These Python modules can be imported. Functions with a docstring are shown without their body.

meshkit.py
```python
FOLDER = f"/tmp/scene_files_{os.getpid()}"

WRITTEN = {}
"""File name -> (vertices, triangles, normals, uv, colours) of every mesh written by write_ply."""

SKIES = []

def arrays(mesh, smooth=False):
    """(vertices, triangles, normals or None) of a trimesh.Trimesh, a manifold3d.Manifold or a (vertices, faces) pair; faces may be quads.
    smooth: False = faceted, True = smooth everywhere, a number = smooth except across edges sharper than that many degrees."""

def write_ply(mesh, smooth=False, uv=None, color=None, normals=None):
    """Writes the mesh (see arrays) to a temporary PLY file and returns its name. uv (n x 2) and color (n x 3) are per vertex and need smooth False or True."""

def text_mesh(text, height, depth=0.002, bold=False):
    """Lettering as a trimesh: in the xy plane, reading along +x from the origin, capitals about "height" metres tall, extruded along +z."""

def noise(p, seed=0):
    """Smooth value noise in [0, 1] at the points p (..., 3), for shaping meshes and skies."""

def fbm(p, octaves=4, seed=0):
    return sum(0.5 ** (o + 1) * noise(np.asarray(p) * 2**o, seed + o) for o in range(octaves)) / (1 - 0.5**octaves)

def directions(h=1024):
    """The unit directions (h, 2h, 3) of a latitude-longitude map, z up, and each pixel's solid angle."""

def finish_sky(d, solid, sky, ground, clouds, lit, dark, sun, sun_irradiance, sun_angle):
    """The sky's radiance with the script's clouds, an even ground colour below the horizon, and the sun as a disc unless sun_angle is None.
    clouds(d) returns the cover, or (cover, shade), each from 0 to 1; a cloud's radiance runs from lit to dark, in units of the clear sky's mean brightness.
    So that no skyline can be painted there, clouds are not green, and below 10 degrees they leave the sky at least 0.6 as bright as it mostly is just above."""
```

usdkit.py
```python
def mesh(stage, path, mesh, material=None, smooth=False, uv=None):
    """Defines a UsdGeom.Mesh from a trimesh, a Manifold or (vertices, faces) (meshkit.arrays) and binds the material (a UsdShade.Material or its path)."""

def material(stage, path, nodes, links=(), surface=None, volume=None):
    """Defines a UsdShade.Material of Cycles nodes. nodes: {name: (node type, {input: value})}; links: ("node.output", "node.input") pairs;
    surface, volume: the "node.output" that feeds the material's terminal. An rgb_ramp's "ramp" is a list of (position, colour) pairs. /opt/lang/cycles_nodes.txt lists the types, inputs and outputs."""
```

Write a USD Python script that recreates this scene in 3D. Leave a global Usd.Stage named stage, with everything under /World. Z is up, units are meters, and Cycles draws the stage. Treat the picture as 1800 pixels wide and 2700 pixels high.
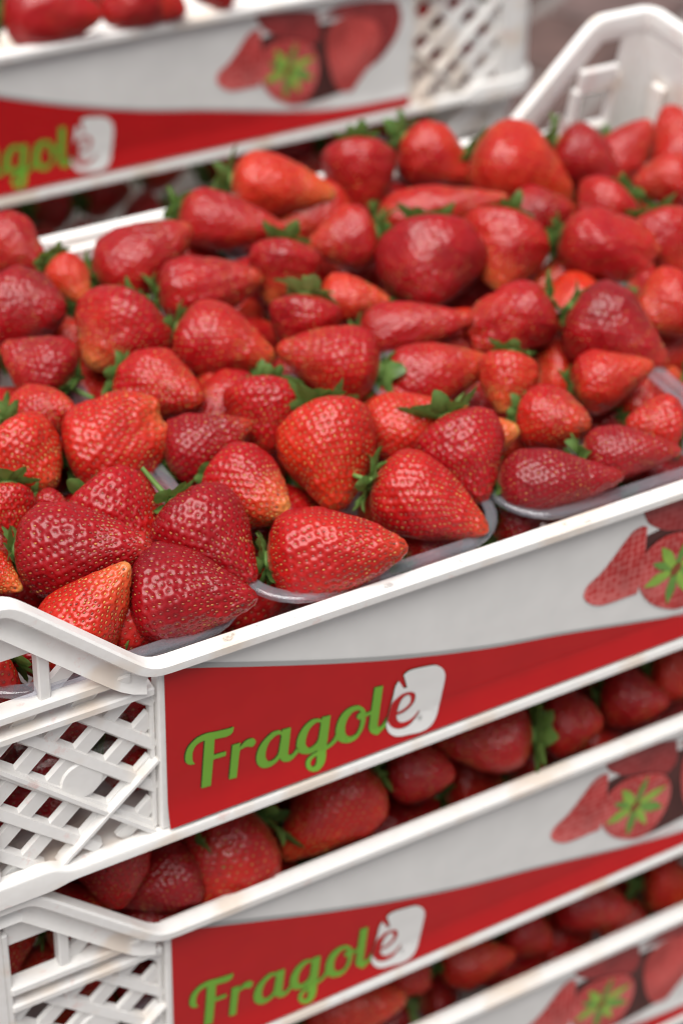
import math, random
import numpy as np
import trimesh
import usdkit, meshkit
from pxr import Usd, UsdGeom, UsdLux, UsdShade, Gf, Sdf, Vt
from scipy.interpolate import PchipInterpolator
from scipy.ndimage import gaussian_filter1d
from scipy.spatial import cKDTree
from shapely.geometry import Polygon, LineString, MultiLineString

random.seed(7)
rng = np.random.default_rng(7)
stage = Usd.Stage.CreateInMemory()
UsdGeom.SetStageUpAxis(stage, UsdGeom.Tokens.z)
UsdGeom.SetStageMetersPerUnit(stage, 1.0)
UsdGeom.Xform.Define(stage, '/World')

# ------------------------------------------------------------------ camera
EYE = np.array([-0.23385, -0.45439, 0.57115])
RIGHT = np.array([0.862281, -0.501948, 0.067231])
UP = np.array([0.272156, 0.571245, 0.774345])
FWD = np.array([0.427087, 0.649405, -0.629182])
cam = UsdGeom.Camera.Define(stage, '/World/camera')
cam.AddTransformOp().Set(Gf.Matrix4d(*RIGHT, 0, *UP, 0, *(-FWD), 0, *EYE, 1))
cam.CreateHorizontalApertureAttr(24.0)
cam.CreateVerticalApertureAttr(36.0)
cam.CreateFocalLengthAttr(5316.3 / 1800 * 24)
cam.CreateFStopAttr(7.0)
cam.CreateFocusDistanceAttr(0.69)
cam.CreateClippingRangeAttr(Gf.Vec2f(0.02, 2000))
cam.CreateExposureAttr(1.92)

# ------------------------------------------------------------------ light: soft daylight from a bright overcast sky
SUN_EL, SUN_AZ = math.radians(72), math.radians(-118)      # azimuth = atan2(x, y)
sd = np.array([math.cos(SUN_EL) * math.sin(SUN_AZ), math.cos(SUN_EL) * math.cos(SUN_AZ), math.sin(SUN_EL)])
LK = '/World/Looks/'
sky_mat = usdkit.material(stage, LK + 'sky', {
    'tc': ('texture_coordinate', {}),
    'sky': ('sky_texture', {'sky_type': 'single_scattering', 'sun_disc': False, 'sun_elevation': SUN_EL, 'sun_rotation': SUN_AZ}),
    'noise': ('noise_texture', {'scale': 2.2, 'detail': 5.0, 'roughness': 0.55}),
    'cover': ('rgb_ramp', {'ramp': [(0.0, (.80, .80, .80)), (0.5, (.88, .88, .88)), (0.7, (1, 1, 1)), (1, (1, 1, 1))]}),
    'cloud': ('mix', {'fac': 1.0, 'mix_type': 'multiply', 'color1': (1.25, 1.27, 1.32)}),
    'shade': ('rgb_ramp', {'ramp': [(0.0, (.75, .75, .77)), (1, (1, 1, 1))]}),
    'mixed': ('mix', {}),
    'bg': ('background_shader', {'strength': 0.065}),
}, [('tc.generated', 'noise.vector'), ('noise.fac', 'cover.fac'), ('noise.fac', 'shade.fac'), ('shade.color', 'cloud.color2'),
    ('cover.color', 'mixed.fac'), ('sky.color', 'mixed.color1'), ('cloud.color', 'mixed.color2'),
    ('mixed.color', 'bg.color')], surface='bg.background')
dome = UsdLux.DomeLight.Define(stage, '/World/sky')
UsdShade.MaterialBindingAPI.Apply(dome.GetPrim()).Bind(sky_mat)
dome.GetPrim().SetCustomDataByKey('kind', 'structure')
sun = UsdLux.DistantLight.Define(stage, '/World/daylight')
sun.CreateNormalizeAttr(True) if hasattr(sun, 'CreateNormalizeAttr') else None
sun.CreateIntensityAttr(0.4)
sun.CreateAngleAttr(52.0)
sun.CreateColorAttr(Gf.Vec3f(1.0, 0.972, 0.94))
zax = sd
xax = np.cross([0, 0, 1.0], zax); xax /= np.linalg.norm(xax)
yax = np.cross(zax, xax)
sun.AddTransformOp().Set(Gf.Matrix4d(*xax, 0, *yax, 0, *zax, 0, 0, 0, 3, 1))

# ------------------------------------------------------------------ helpers
used = {}


def numbered(parent, name):
    k = (parent, name)
    n = used.get(k, 0)
    used[k] = n + 1
    return name if n == 0 else '%s_%03d' % (name, n)


def ppath(parent):
    return '/World' if parent is None else str(parent.GetPath())


def tag(prim, label=None, cat=None, group=None, kind=None):
    for k, v in (('label', label), ('category', cat), ('group', group), ('kind', kind)):
        if v:
            prim.SetCustomDataByKey(k, v)
    return prim


def mat4(R=None, t=(0, 0, 0)):
    R = np.eye(3) if R is None else np.asarray(R)        # columns = images of x, y, z
    return Gf.Matrix4d(*R[:, 0], 0, *R[:, 1], 0, *R[:, 2], 0, *map(float, t), 1)


def thing(name, label=None, cat=None, group=None, kind=None, R=None, t=(0, 0, 0)):
    x = UsdGeom.Xform.Define(stage, '/World/' + numbered(None, name))
    x.AddTransformOp().Set(mat4(R, t))
    return tag(x.GetPrim(), label, cat, group, kind)


def obj(name, mesh, material, parent=None, smooth=False, tint=None, kind=None, label=None):
    pp = ppath(parent)
    m = usdkit.mesh(stage, pp + '/' + numbered(pp, name), mesh, LK + material, smooth=smooth)
    if tint is not None:
        UsdGeom.PrimvarsAPI(m).CreatePrimvar('tint', Sdf.ValueTypeNames.Color3fArray, 'vertex').Set(Vt.Vec3fArray.FromNumpy(np.asarray(tint, np.float32)))
    return tag(m.GetPrim(), kind=kind, label=label)


def copy_of(root, name, label, cat, group=None, R=None, t=(0, 0, 0)):
    x = UsdGeom.Xform.Define(stage, '/World/' + numbered(None, name))
    x.GetPrim().GetReferences().AddInternalReference(root.GetPath())
    op = x.GetOrderedXformOps()
    (op[0] if op else x.AddTransformOp()).Set(mat4(R, t))
    x.GetPrim().SetInstanceable(True)
    p = x.GetPrim()
    return tag(p, label, cat, group or 'single')


def join(ms):
    return trimesh.util.concatenate(ms)


def frame(axis, hint):
    z = np.asarray(axis, float); z = z / np.linalg.norm(z)
    x = np.cross(z, hint); x /= np.linalg.norm(x)
    return np.stack([x, np.cross(z, x), z], 1)


# ------------------------------------------------------------------ materials
def plain(name, color, rough=0.5, **kw):
    usdkit.material(stage, LK + name, {'p': ('principled_bsdf', dict(base_color=color, roughness=rough, **kw))}, [], surface='p.BSDF')


usdkit.material(stage, LK + 'white_plastic', {
    'tc': ('texture_coordinate', {}),
    'n1': ('noise_texture', {'scale': 26.0, 'detail': 3.0}),
    'r1': ('rgb_ramp', {'ramp': [(0, (0, 0, 0)), (.52, (0, 0, 0)), (.62, (1, 1, 1)), (1, (1, 1, 1))]}),
    'n2': ('noise_texture', {'scale': 240.0, 'detail': 4.0}),
    'r2': ('rgb_ramp', {'ramp': [(.3, (.79, .765, .725)), (.7, (.83, .81, .775))]}),
    'stain': ('mix', {'color2': (.70, .56, .43)}),
    'sf': ('math', {'math_type': 'multiply', 'value2': .62}),
    'n3': ('noise_texture', {'scale': 70.0, 'detail': 5.0, 'roughness': .7}),
    'r3': ('rgb_ramp', {'ramp': [(0, (0, 0, 0)), (.60, (0, 0, 0)), (.70, (.5, .5, .5)), (1, (1, 1, 1))]}),
    'pink': ('mix', {'color2': (.72, .42, .36)}),
    'b': ('bump', {'strength': .12, 'distance': .0006}),
    'p': ('principled_bsdf', {'roughness': .36, 'subsurface_weight': .12, 'subsurface_scale': .004, 'subsurface_radius': (1, .9, .8), 'specular_ior_level': .45}),
}, [('tc.object', 'n1.vector'), ('tc.object', 'n2.vector'), ('n1.fac', 'r1.fac'), ('r1.color', 'sf.value1'), ('sf.value', 'stain.fac'),
    ('n2.fac', 'r2.fac'), ('r2.color', 'stain.color1'), ('tc.object', 'n3.vector'), ('n3.fac', 'r3.fac'), ('r3.color', 'pink.fac'), ('stain.color', 'pink.color1'), ('pink.color', 'p.base_color'), ('n2.fac', 'b.height'), ('b.normal', 'p.normal')], surface='p.BSDF')


def printed(name, color, var=.04, rough=.33):
    c = np.array(color)
    usdkit.material(stage, LK + name, {
        'tc': ('texture_coordinate', {}),
        'n': ('noise_texture', {'scale': 60.0, 'detail': 6.0}),
        'r': ('rgb_ramp', {'ramp': [(.3, tuple(c * (1 - var))), (.7, tuple(np.minimum(c * (1 + var), 1)))]}),
        'n2': ('noise_texture', {'scale': 22.0, 'detail': 2.0}),
        'b': ('bump', {'strength': .25, 'distance': .0012}),
        'p': ('principled_bsdf', {'roughness': rough, 'specular_ior_level': .32}),
    }, [('tc.object', 'n.vector'), ('tc.object', 'n2.vector'), ('n.fac', 'r.fac'), ('r.color', 'p.base_color'), ('n2.fac', 'b.height'), ('b.normal', 'p.normal')], surface='p.BSDF')


printed('label_white', (.70, .69, .665))
printed('label_red', (.43, .007, .009))
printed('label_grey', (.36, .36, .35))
printed('label_green', (.155, .36, .035))
printed('label_dark_green', (.025, .05, .015))
printed('print_leaf', (.25, .42, .06), .25)
printed('print_leaf_dark', (.13, .27, .05), .25)
printed('print_dark', (.065, .018, .016), .3)
printed('print_brown', (.20, .06, .02), .2)


def print_berry(name, c1, c2):
    usdkit.material(stage, LK + name, {
        'tc': ('texture_coordinate', {}),
        'v': ('voronoi_texture', {'scale': 330.0, 'randomness': .35}),
        'r': ('rgb_ramp', {'ramp': [(0, c1), (.35, c1), (.6, c2), (1, c2)]}),
        'n': ('noise_texture', {'scale': 45.0, 'detail': 2.0}),
        'nr': ('rgb_ramp', {'ramp': [(.35, (.70, .66, .66)), (.65, (1.15, 1.2, 1.2))]}),
        'm': ('mix', {'mix_type': 'multiply', 'fac': 1.0}),
        'p': ('principled_bsdf', {'roughness': .35}),
    }, [('tc.object', 'v.vector'), ('tc.object', 'n.vector'), ('v.distance', 'r.fac'), ('n.fac', 'nr.fac'), ('r.color', 'm.color1'), ('nr.color', 'm.color2'), ('m.color', 'p.base_color')], surface='p.BSDF')


print_berry('print_berry', (.47, .016, .016), (.60, .13, .12))
print_berry('print_berry_dark', (.27, .014, .015), (.33, .045, .045))
print_berry('print_berry_cut', (.50, .04, .035), (.56, .09, .08))

usdkit.material(stage, LK + 'berry_flesh', {
    'a': ('attribute', {'attribute': 'tint'}),
    'tc': ('texture_coordinate', {}),
    'n': ('noise_texture', {'scale': 900.0, 'detail': 2.0}),
    'b': ('bump', {'strength': .05, 'distance': .0003}),
    'p': ('principled_bsdf', {'roughness': .36, 'specular_ior_level': .36, 'subsurface_weight': .28, 'subsurface_scale': .0016, 'subsurface_radius': (1, .12, .08), 'coat_weight': .10, 'coat_roughness': .18}),
}, [('a.color', 'p.base_color'), ('tc.object', 'n.vector'), ('n.fac', 'b.height'), ('b.normal', 'p.normal')], surface='p.BSDF')
usdkit.material(stage, LK + 'berry_seed', {
    'a': ('attribute', {'attribute': 'tint'}),
    'p': ('principled_bsdf', {'roughness': .38}),
}, [('a.color', 'p.base_color')], surface='p.BSDF')


def leafy(name, c1, c2, tr):
    usdkit.material(stage, LK + name, {
        'tc': ('texture_coordinate', {}),
        'n': ('noise_texture', {'scale': 180.0, 'detail': 4.0}),
        'r': ('rgb_ramp', {'ramp': [(.3, c1), (.7, c2)]}),
        'p': ('principled_bsdf', {'roughness': .45, 'specular_ior_level': .4}),
        't': ('translucent_bsdf', {'color': tr}),
        'x': ('mix_closure', {'fac': .25}),
    }, [('tc.object', 'n.vector'), ('n.fac', 'r.fac'), ('r.color', 'p.base_color'), ('p.BSDF', 'x.closure1'), ('t.BSDF', 'x.closure2')], surface='x.closure')


leafy('sepal_green', (.055, .115, .022), (.125, .215, .055), (.20, .34, .06))
leafy('sepal_pale', (.14, .22, .06), (.24, .32, .11), (.3, .42, .1))
leafy('stem_green', (.10, .20, .04), (.17, .28, .07), (.2, .35, .06))
usdkit.material(stage, LK + 'clear_plastic', {
    'lw': ('layer_weight', {'blend': .5}),
    'pw': ('math', {'math_type': 'power', 'value2': 4.5}),
    'f': ('math', {'math_type': 'multiply_add', 'value2': .85, 'value3': .045}),
    't': ('transparent_bsdf', {'color': (.93, .93, .95)}),
    'g': ('glossy_bsdf', {'color': (1, 1, 1), 'roughness': .06}),
    'x': ('mix_closure', {}),
    'd': ('translucent_bsdf', {'color': (.8, .8, .85)}),
    'y': ('mix_closure', {'fac': .012}),
}, [('lw.facing', 'pw.value1'), ('pw.value', 'f.value1'), ('f.value', 'x.fac'), ('t.BSDF', 'x.closure1'), ('g.BSDF', 'x.closure2'), ('x.closure', 'y.closure1'), ('d.BSDF', 'y.closure2')], surface='y.closure')
usdkit.material(stage, LK + 'clear_plastic_rim', {
    'lw': ('layer_weight', {'blend': .5}),
    'pw': ('math', {'math_type': 'power', 'value2': 4.5}),
    'f': ('math', {'math_type': 'multiply_add', 'value2': .85, 'value3': .045}),
    't': ('transparent_bsdf', {'color': (.86, .86, .89)}),
    'g': ('glossy_bsdf', {'color': (1, 1, 1), 'roughness': .08}),
    'x': ('mix_closure', {}),
    'd': ('diffuse_bsdf', {'color': (.75, .76, .82)}),
    'y': ('mix_closure', {'fac': .07}),
}, [('lw.facing', 'pw.value1'), ('pw.value', 'f.value1'), ('f.value', 'x.fac'), ('t.BSDF', 'x.closure1'), ('g.BSDF', 'x.closure2'), ('x.closure', 'y.closure1'), ('d.BSDF', 'y.closure2')], surface='y.closure')
plain('water', (1, 1, 1), .02, transmission_weight=1.0, ior=1.33)
usdkit.material(stage, LK + 'paving', {
    'tc': ('texture_coordinate', {}), 'oi': ('object_info', {}),
    'n': ('noise_texture', {'scale': 30.0, 'detail': 6.0}),
    'r': ('rgb_ramp', {'ramp': [(.3, (.065, .037, .031)), (.7, (.125, .073, .062))]}),
    'v': ('rgb_ramp', {'ramp': [(0, (.8, .72, .70)), (.5, (1, 1, 1)), (1, (1.05, 1.12, 1.2))]}),
    'm': ('mix', {'mix_type': 'multiply', 'fac': 1.0}),
    'p': ('principled_bsdf', {'roughness': .75}),
}, [('tc.object', 'n.vector'), ('n.fac', 'r.fac'), ('oi.random', 'v.fac'), ('r.color', 'm.color1'), ('v.color', 'm.color2'), ('m.color', 'p.base_color')], surface='p.BSDF')
plain('paving_joint', (.16, .14, .13), .9)

# ------------------------------------------------------------------ ground
GZ = -0.2908
gv = np.array([[-400, -400, GZ - .012], [400, -400, GZ - .012], [400, 400, GZ - .012], [-400, 400, GZ - .012]])
ground = obj('ground', (gv, np.array([[0, 1, 2], [0, 2, 3]])), 'paving_joint')
tag(ground, 'paved market ground of reddish stone setts', kind='structure')


def cham(x0, x1, y0, y1, z0, z1, c):
    c = min(c, (x1 - x0) * .45, (y1 - y0) * .45, (z1 - z0) * .45)
    pts = []
    for X, sx in ((x0, 1), (x1, -1)):
        for Y, sy in ((y0, 1), (y1, -1)):
            for Z, sz in ((z0, 1), (z1, -1)):
                pts += [(X, Y + sy * c, Z + sz * c), (X + sx * c, Y, Z + sz * c), (X + sx * c, Y + sy * c, Z)]
    return trimesh.Trimesh(np.array(pts), process=False).convex_hull


ca, sa = math.cos(.5), math.sin(.5)
for i in range(-3, 17):
    for j in range(-3, 13):
        w, d = .118, .118
        x, y = i * .13 + (.065 if j % 2 else 0), j * .13
        m = cham(x + .003 + rng.uniform(0, .004), x + w, y + .003, y + d - rng.uniform(0, .004), -.03, rng.uniform(-.003, .001), .006)
        v = m.vertices
        m.vertices = np.stack([v[:, 0] * ca - v[:, 1] * sa + .55, v[:, 0] * sa + v[:, 1] * ca + .55, v[:, 2] + GZ - .001], 1)
        obj('paving_stone', m, 'paving', ground)

# ------------------------------------------------------------------ the tray (crate)
L, K = .317, .074
XL, XR, Y1, RC = -.095, .412, .280, .016
ZT, ZP = .084, .1312


def outline_loop(step=.0025):
    P, N = [], []

    def seg(a, b, n):
        k = max(2, int(np.linalg.norm(np.subtract(b, a)) / step))
        for q in range(k):
            P.append(np.array(a) + (np.array(b) - a) * q / k); N.append(n)

    def arc(c, a0):
        k = 12
        for q in range(k):
            t = a0 + math.pi / 2 * q / k
            n = np.array([math.cos(t), math.sin(t)])
            P.append(np.array(c) + RC * n); N.append(n)
    seg((XL + RC, 0.), (XR - RC, 0.), np.array([0., -1.])); arc((XR - RC, RC), -math.pi / 2)
    seg((XR, RC), (XR, Y1 - RC), np.array([1., 0.])); arc((XR - RC, Y1 - RC), 0)
    seg((XR - RC, Y1), (XL + RC, Y1), np.array([0., 1.])); arc((XL + RC, Y1 - RC), math.pi / 2)
    seg((XL, Y1 - RC), (XL, RC), np.array([-1., 0.])); arc((XL + RC, RC), math.pi)
    return np.array(P), np.array(N)


OP, ON = outline_loop()
_side = np.abs(ON[:, 1]) > .999
_d = np.where(OP[:, 0] < L / 2, -.006 - OP[:, 0], OP[:, 0] - (L + .006))
_bk = OP[:, 1] > Y1 / 2
_t = np.clip(_d / np.where(_bk, .0450, .0495), 0, 1)
ZPS = np.where(_bk, .1410, ZP)
_e = np.minimum(OP[:, 1], Y1 - OP[:, 1])
_te = np.clip((.115 - _e) / .05, 0, 1)
RIMZ = ZT + (ZPS - ZT) * np.where(_side, _t, np.where(np.abs(ON[:, 0]) > .999, _te, 1.0))
RIMZ = gaussian_filter1d(RIMZ, 1.3, mode='wrap')


def lean(z):
    return np.stack([OP[:, 0] - ON[:, 0] * K * z, OP[:, 1] - ON[:, 1] * K * z, z], 1)


RIMP = lean(RIMZ)


def sweep(path, n3, prof, closed=True, idx=None):
    """prof: closed list of (outward, up) offsets, swept along the path (or a piece of it with caps)."""
    t = np.roll(path, -1, 0) - np.roll(path, 1, 0)
    t /= np.linalg.norm(t, axis=1, keepdims=True)
    up = np.cross(n3, t); up /= np.linalg.norm(up, axis=1, keepdims=True)
    up *= np.sign(up[:, 2:3] + 1e-9)
    if idx is not None:
        path, n3, up = path[idx], n3[idx], up[idx]
    prof = np.array(prof)
    V = path[:, None] + n3[:, None] * prof[None, :, :1] + up[:, None] * prof[None, :, 1:]
    n, m = V.shape[:2]
    F = []
    for i in range(n if idx is None else n - 1):
        a, b = i * m, ((i + 1) % n) * m
        for j in range(m):
            k = (j + 1) % m
            F += [(a + j, b + j, b + k), (a + j, b + k, a + k)]
    V = V.reshape(-1, 3)
    if idx is not None:
        for base, flip in ((0, 0), ((n - 1) * m, 1)):
            c = len(V)
            V = np.vstack([V, V[base:base + m].mean(0)])
            for j in range(m):
                k = (j + 1) % m
                F.append((c, base + j, base + k) if not flip else (c, base + k, base + j))
    me = trimesh.Trimesh(V, np.array(F), process=False)
    if me.volume < 0:
        me.invert()
    return me


N3 = np.concatenate([ON, np.zeros((len(ON), 1))], 1)


def rows_strip(zlo, zhi, a_out, a_in, idx=None):
    """a standing strip along the outline between heights zlo(s) and zhi(s)"""
    lo_o, hi_o = lean(zlo) + N3 * a_out, lean(zhi) + N3 * a_out
    lo_i, hi_i = lean(zlo) + N3 * a_in, lean(zhi) + N3 * a_in
    c = np.minimum(.0007, (zhi - zlo) * .3)[:, None] * np.array([0, 0, 1.])
    s = .0007
    V = np.stack([lo_i, lo_o - N3 * s, lo_o + c, hi_o - c, hi_o - N3 * s, hi_i], 1)
    if idx is not None:
        V = V[idx]
    n, m = V.shape[:2]
    F = []
    for i in range(n if idx is None else n - 1):
        a, b = i * m, ((i + 1) % n) * m
        for j in range(m):
            k = (j + 1) % m
            F += [(a + j, b + j, b + k), (a + j, b + k, a + k)]
    V = V.reshape(-1, 3)
    if idx is not None:
        for base, fl in ((0, 0), ((n - 1) * m, 1)):
            for j in range(1, m - 1):
                F.append((base, base + j, base + j + 1) if not fl else (base, base + j + 1, base + j))
    me = trimesh.Trimesh(V, np.array(F), process=False)
    if me.volume < 0:
        me.invert()
    return me


def run(mask):
    """indices of the one cyclic run where mask holds"""
    n = len(mask)
    start = next(i for i in range(n) if mask[i] and not mask[i - 1])
    out = []
    while mask[start % n]:
        out.append(start % n); start += 1
    return np.array(out)


def wmap(m, mirror=False, back=False):
    """(x, outward, z) front wall coordinates -> tray coordinates"""
    m = m.copy(); v = m.vertices
    x = L - v[:, 0] if mirror else v[:, 0]
    y = K * v[:, 2] - v[:, 1]
    if back:
        y = Y1 - y
    m.vertices = np.stack([x, y, v[:, 2]], 1)
    if not (mirror ^ back):
        m.invert()
    if m.volume < 0:
        m.invert()
    return m


def hull(pts):
    return trimesh.Trimesh(np.array(pts), process=False).convex_hull


def bar(p, q, prof):
    """a bar between two points (x, z) of the wall; prof: (across, outward) pairs"""
    p, q = np.array(p), np.array(q)
    d = (q - p) / np.linalg.norm(q - p); n = np.array([-d[1], d[0]])
    pts = []
    for e in (p, q):
        for w, a in prof:
            c = e + n * w
            pts.append((c[0], a, c[1]))
    return hull(pts)


def lip(x):
    return np.interp(-x, [0, .006, .054, .2], [.067, .067, .111, .113])


def lattice_parts():
    out = []
    xs = np.linspace(-.0668, -.003, 40)
    full = Polygon([(-.0668, 0.0)] + [(-.003, 0.0)] + [(x, lip(x) - .002) for x in xs[::-1]])
    low = Polygon([(-.0668, 0.0), (-.003, 0), (-.003, .0695), (-.0668, .0695)])
    win = Polygon([(-.07, .080), (-.0445, .080), (-.0445, .13), (-.07, .13)])
    for kind, region in (('down', low), ('up', full.difference(win))):
        for c in range(-9, 17):
            if c % 2 == 0:
                continue
            pts = []
            for i in (-3, 14):
                j = (c - i) if kind == 'down' else (i - c)
                pts.append((-.0107 - .01135 * i, .0578 - .0104 * j))
            g = LineString(pts).intersection(region)
            for s in (g.geoms if isinstance(g, MultiLineString) else [g]):
                if s.is_empty or s.length < .006:
                    continue
                a, b = s.coords[0], s.coords[-1]
                if kind == 'down':
                    out.append(('lattice_bar', bar(a, b, [(-.0036, -.0062), (.0036, -.0062), (-.0026, -.0032), (.0013, -.0026)])))
                else:
                    out.append(('lattice_bar', bar(a, b, [(-.0035, -.0060), (.0035, -.0060), (-.0030, -.0040), (.0030, -.0040)])))
    th = np.linspace(0, 2 * np.pi, 28, endpoint=False)
    out.append(('lattice_disc', hull([(-.0317 + r_ * math.cos(t), a, .0362 + r_ * math.sin(t)) for t in th for r_, a in ((.0084, -.0060), (.0084, -.0037), (.0079, -.0031))])))
    out.append(('diagonal_fin', bar((-.0026, .0354), (-.0428, .0004), [(-.0008, -.006), (.0008, -.006), (.0006, -.0004), (-.0006, -.0004)])))
    out.append(('diagonal_fin', bar((-.0665, .0595), (-.0046, -.0003), [(-.0012, -.006), (.0012, -.006), (.0008, -.0007), (-.0008, -.0007)])))
    out.append(('shelf_rib', cham(-.0668, -.0125, -.0068, .0006, .0772, .0812, .0006)))
    out.append(('shelf_rib', cham(-.0668, -.0035, -.0068, .0002, .0675, .0712, .0006)))
    out.append(('window_rail', cham(-.0668, -.0440, -.0064, -.0022, .1020, .1150, .0006)))
    out.append(('window_post', cham(-.0462, -.0418, -.0066, -.0012, .0805, .104, .0006)))
    out.append(('window_post', cham(-.0690, -.0660, -.0066, -.0006, .001, .110, .0006)))
    return out


def smooth_poly(pts, it=2):
    p = np.array(pts, float)
    for _ in range(it):
        n = len(p); e = np.roll(p, -1, 0) - p
        ang = np.abs((np.arctan2(np.roll(e, 1, 0)[:, 0] * e[:, 1] - np.roll(e, 1, 0)[:, 1] * e[:, 0], (np.roll(e, 1, 0) * e).sum(1))))
        soft = ang < .95
        q = []
        for i in range(n):
            j = (i + 1) % n
            q.append(p[i])
            if soft[i] and soft[j]:
                q.append((-p[i - 1] + 9 * p[i] + 9 * p[j] - p[(j + 1) % n]) / 16)
            elif soft[i] or soft[j]:
                q.append((p[i] + p[j]) / 2 + ((p[i] * 2 - p[i - 1] - p[j]) if soft[i] else (p[j] * 2 - p[i] - p[(j + 1) % n])) / 24)
            else:
                q.append((p[i] + p[j]) / 2)
        p = np.array(q)
    return p


def sheet(xz, off):
    x, z = xz[:, 0], xz[:, 1]
    a = off + .0024 * np.clip((.013 - z) / .013, 0, 1) ** 1.25
    return np.stack([x, K * z - a, z], 1)


def decal(rings, off, shift=(0, 0), it=2, z_lo=.0024, z_hi=.0786):
    r_ = [smooth_poly(q, it) / 1000 + np.array(shift) for q in rings]
    g = Polygon(r_[0], r_[1:]).buffer(0).intersection(Polygon([(-1, z_lo), (1, z_lo), (1, z_hi), (-1, z_hi)]))
    ms = []
    for s in getattr(g, 'geoms', [g]):
        if s.area < 1e-8:
            continue
        v, f = trimesh.creation.triangulate_polygon(s, engine='earcut')
        v, f = trimesh.remesh.subdivide_to_size(np.c_[v, np.zeros(len(v))], f, .0045, max_iter=12)
        ms.append(trimesh.Trimesh(sheet(v, off), f, process=False))
    m = join(ms)
    n = m.face_normals[:, 1]
    m.faces[n > 0] = m.faces[n > 0][:, ::-1]
    return m


def columns(x, lo, hi, off, k=12):
    t = np.linspace(0, 1, k)
    X = np.repeat(x[:, None], k, 1); Z = lo[:, None] + (hi - lo)[:, None] * t
    v = sheet(np.stack([X.ravel(), Z.ravel()], 1), off)
    f = []
    for i in range(len(x) - 1):
        for j in range(k - 1):
            a = i * k + j
            f += [(a, a + k, a + k + 1), (a, a + k + 1, a + 1)]
    return trimesh.Trimesh(v, np.array(f), process=False)


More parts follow.
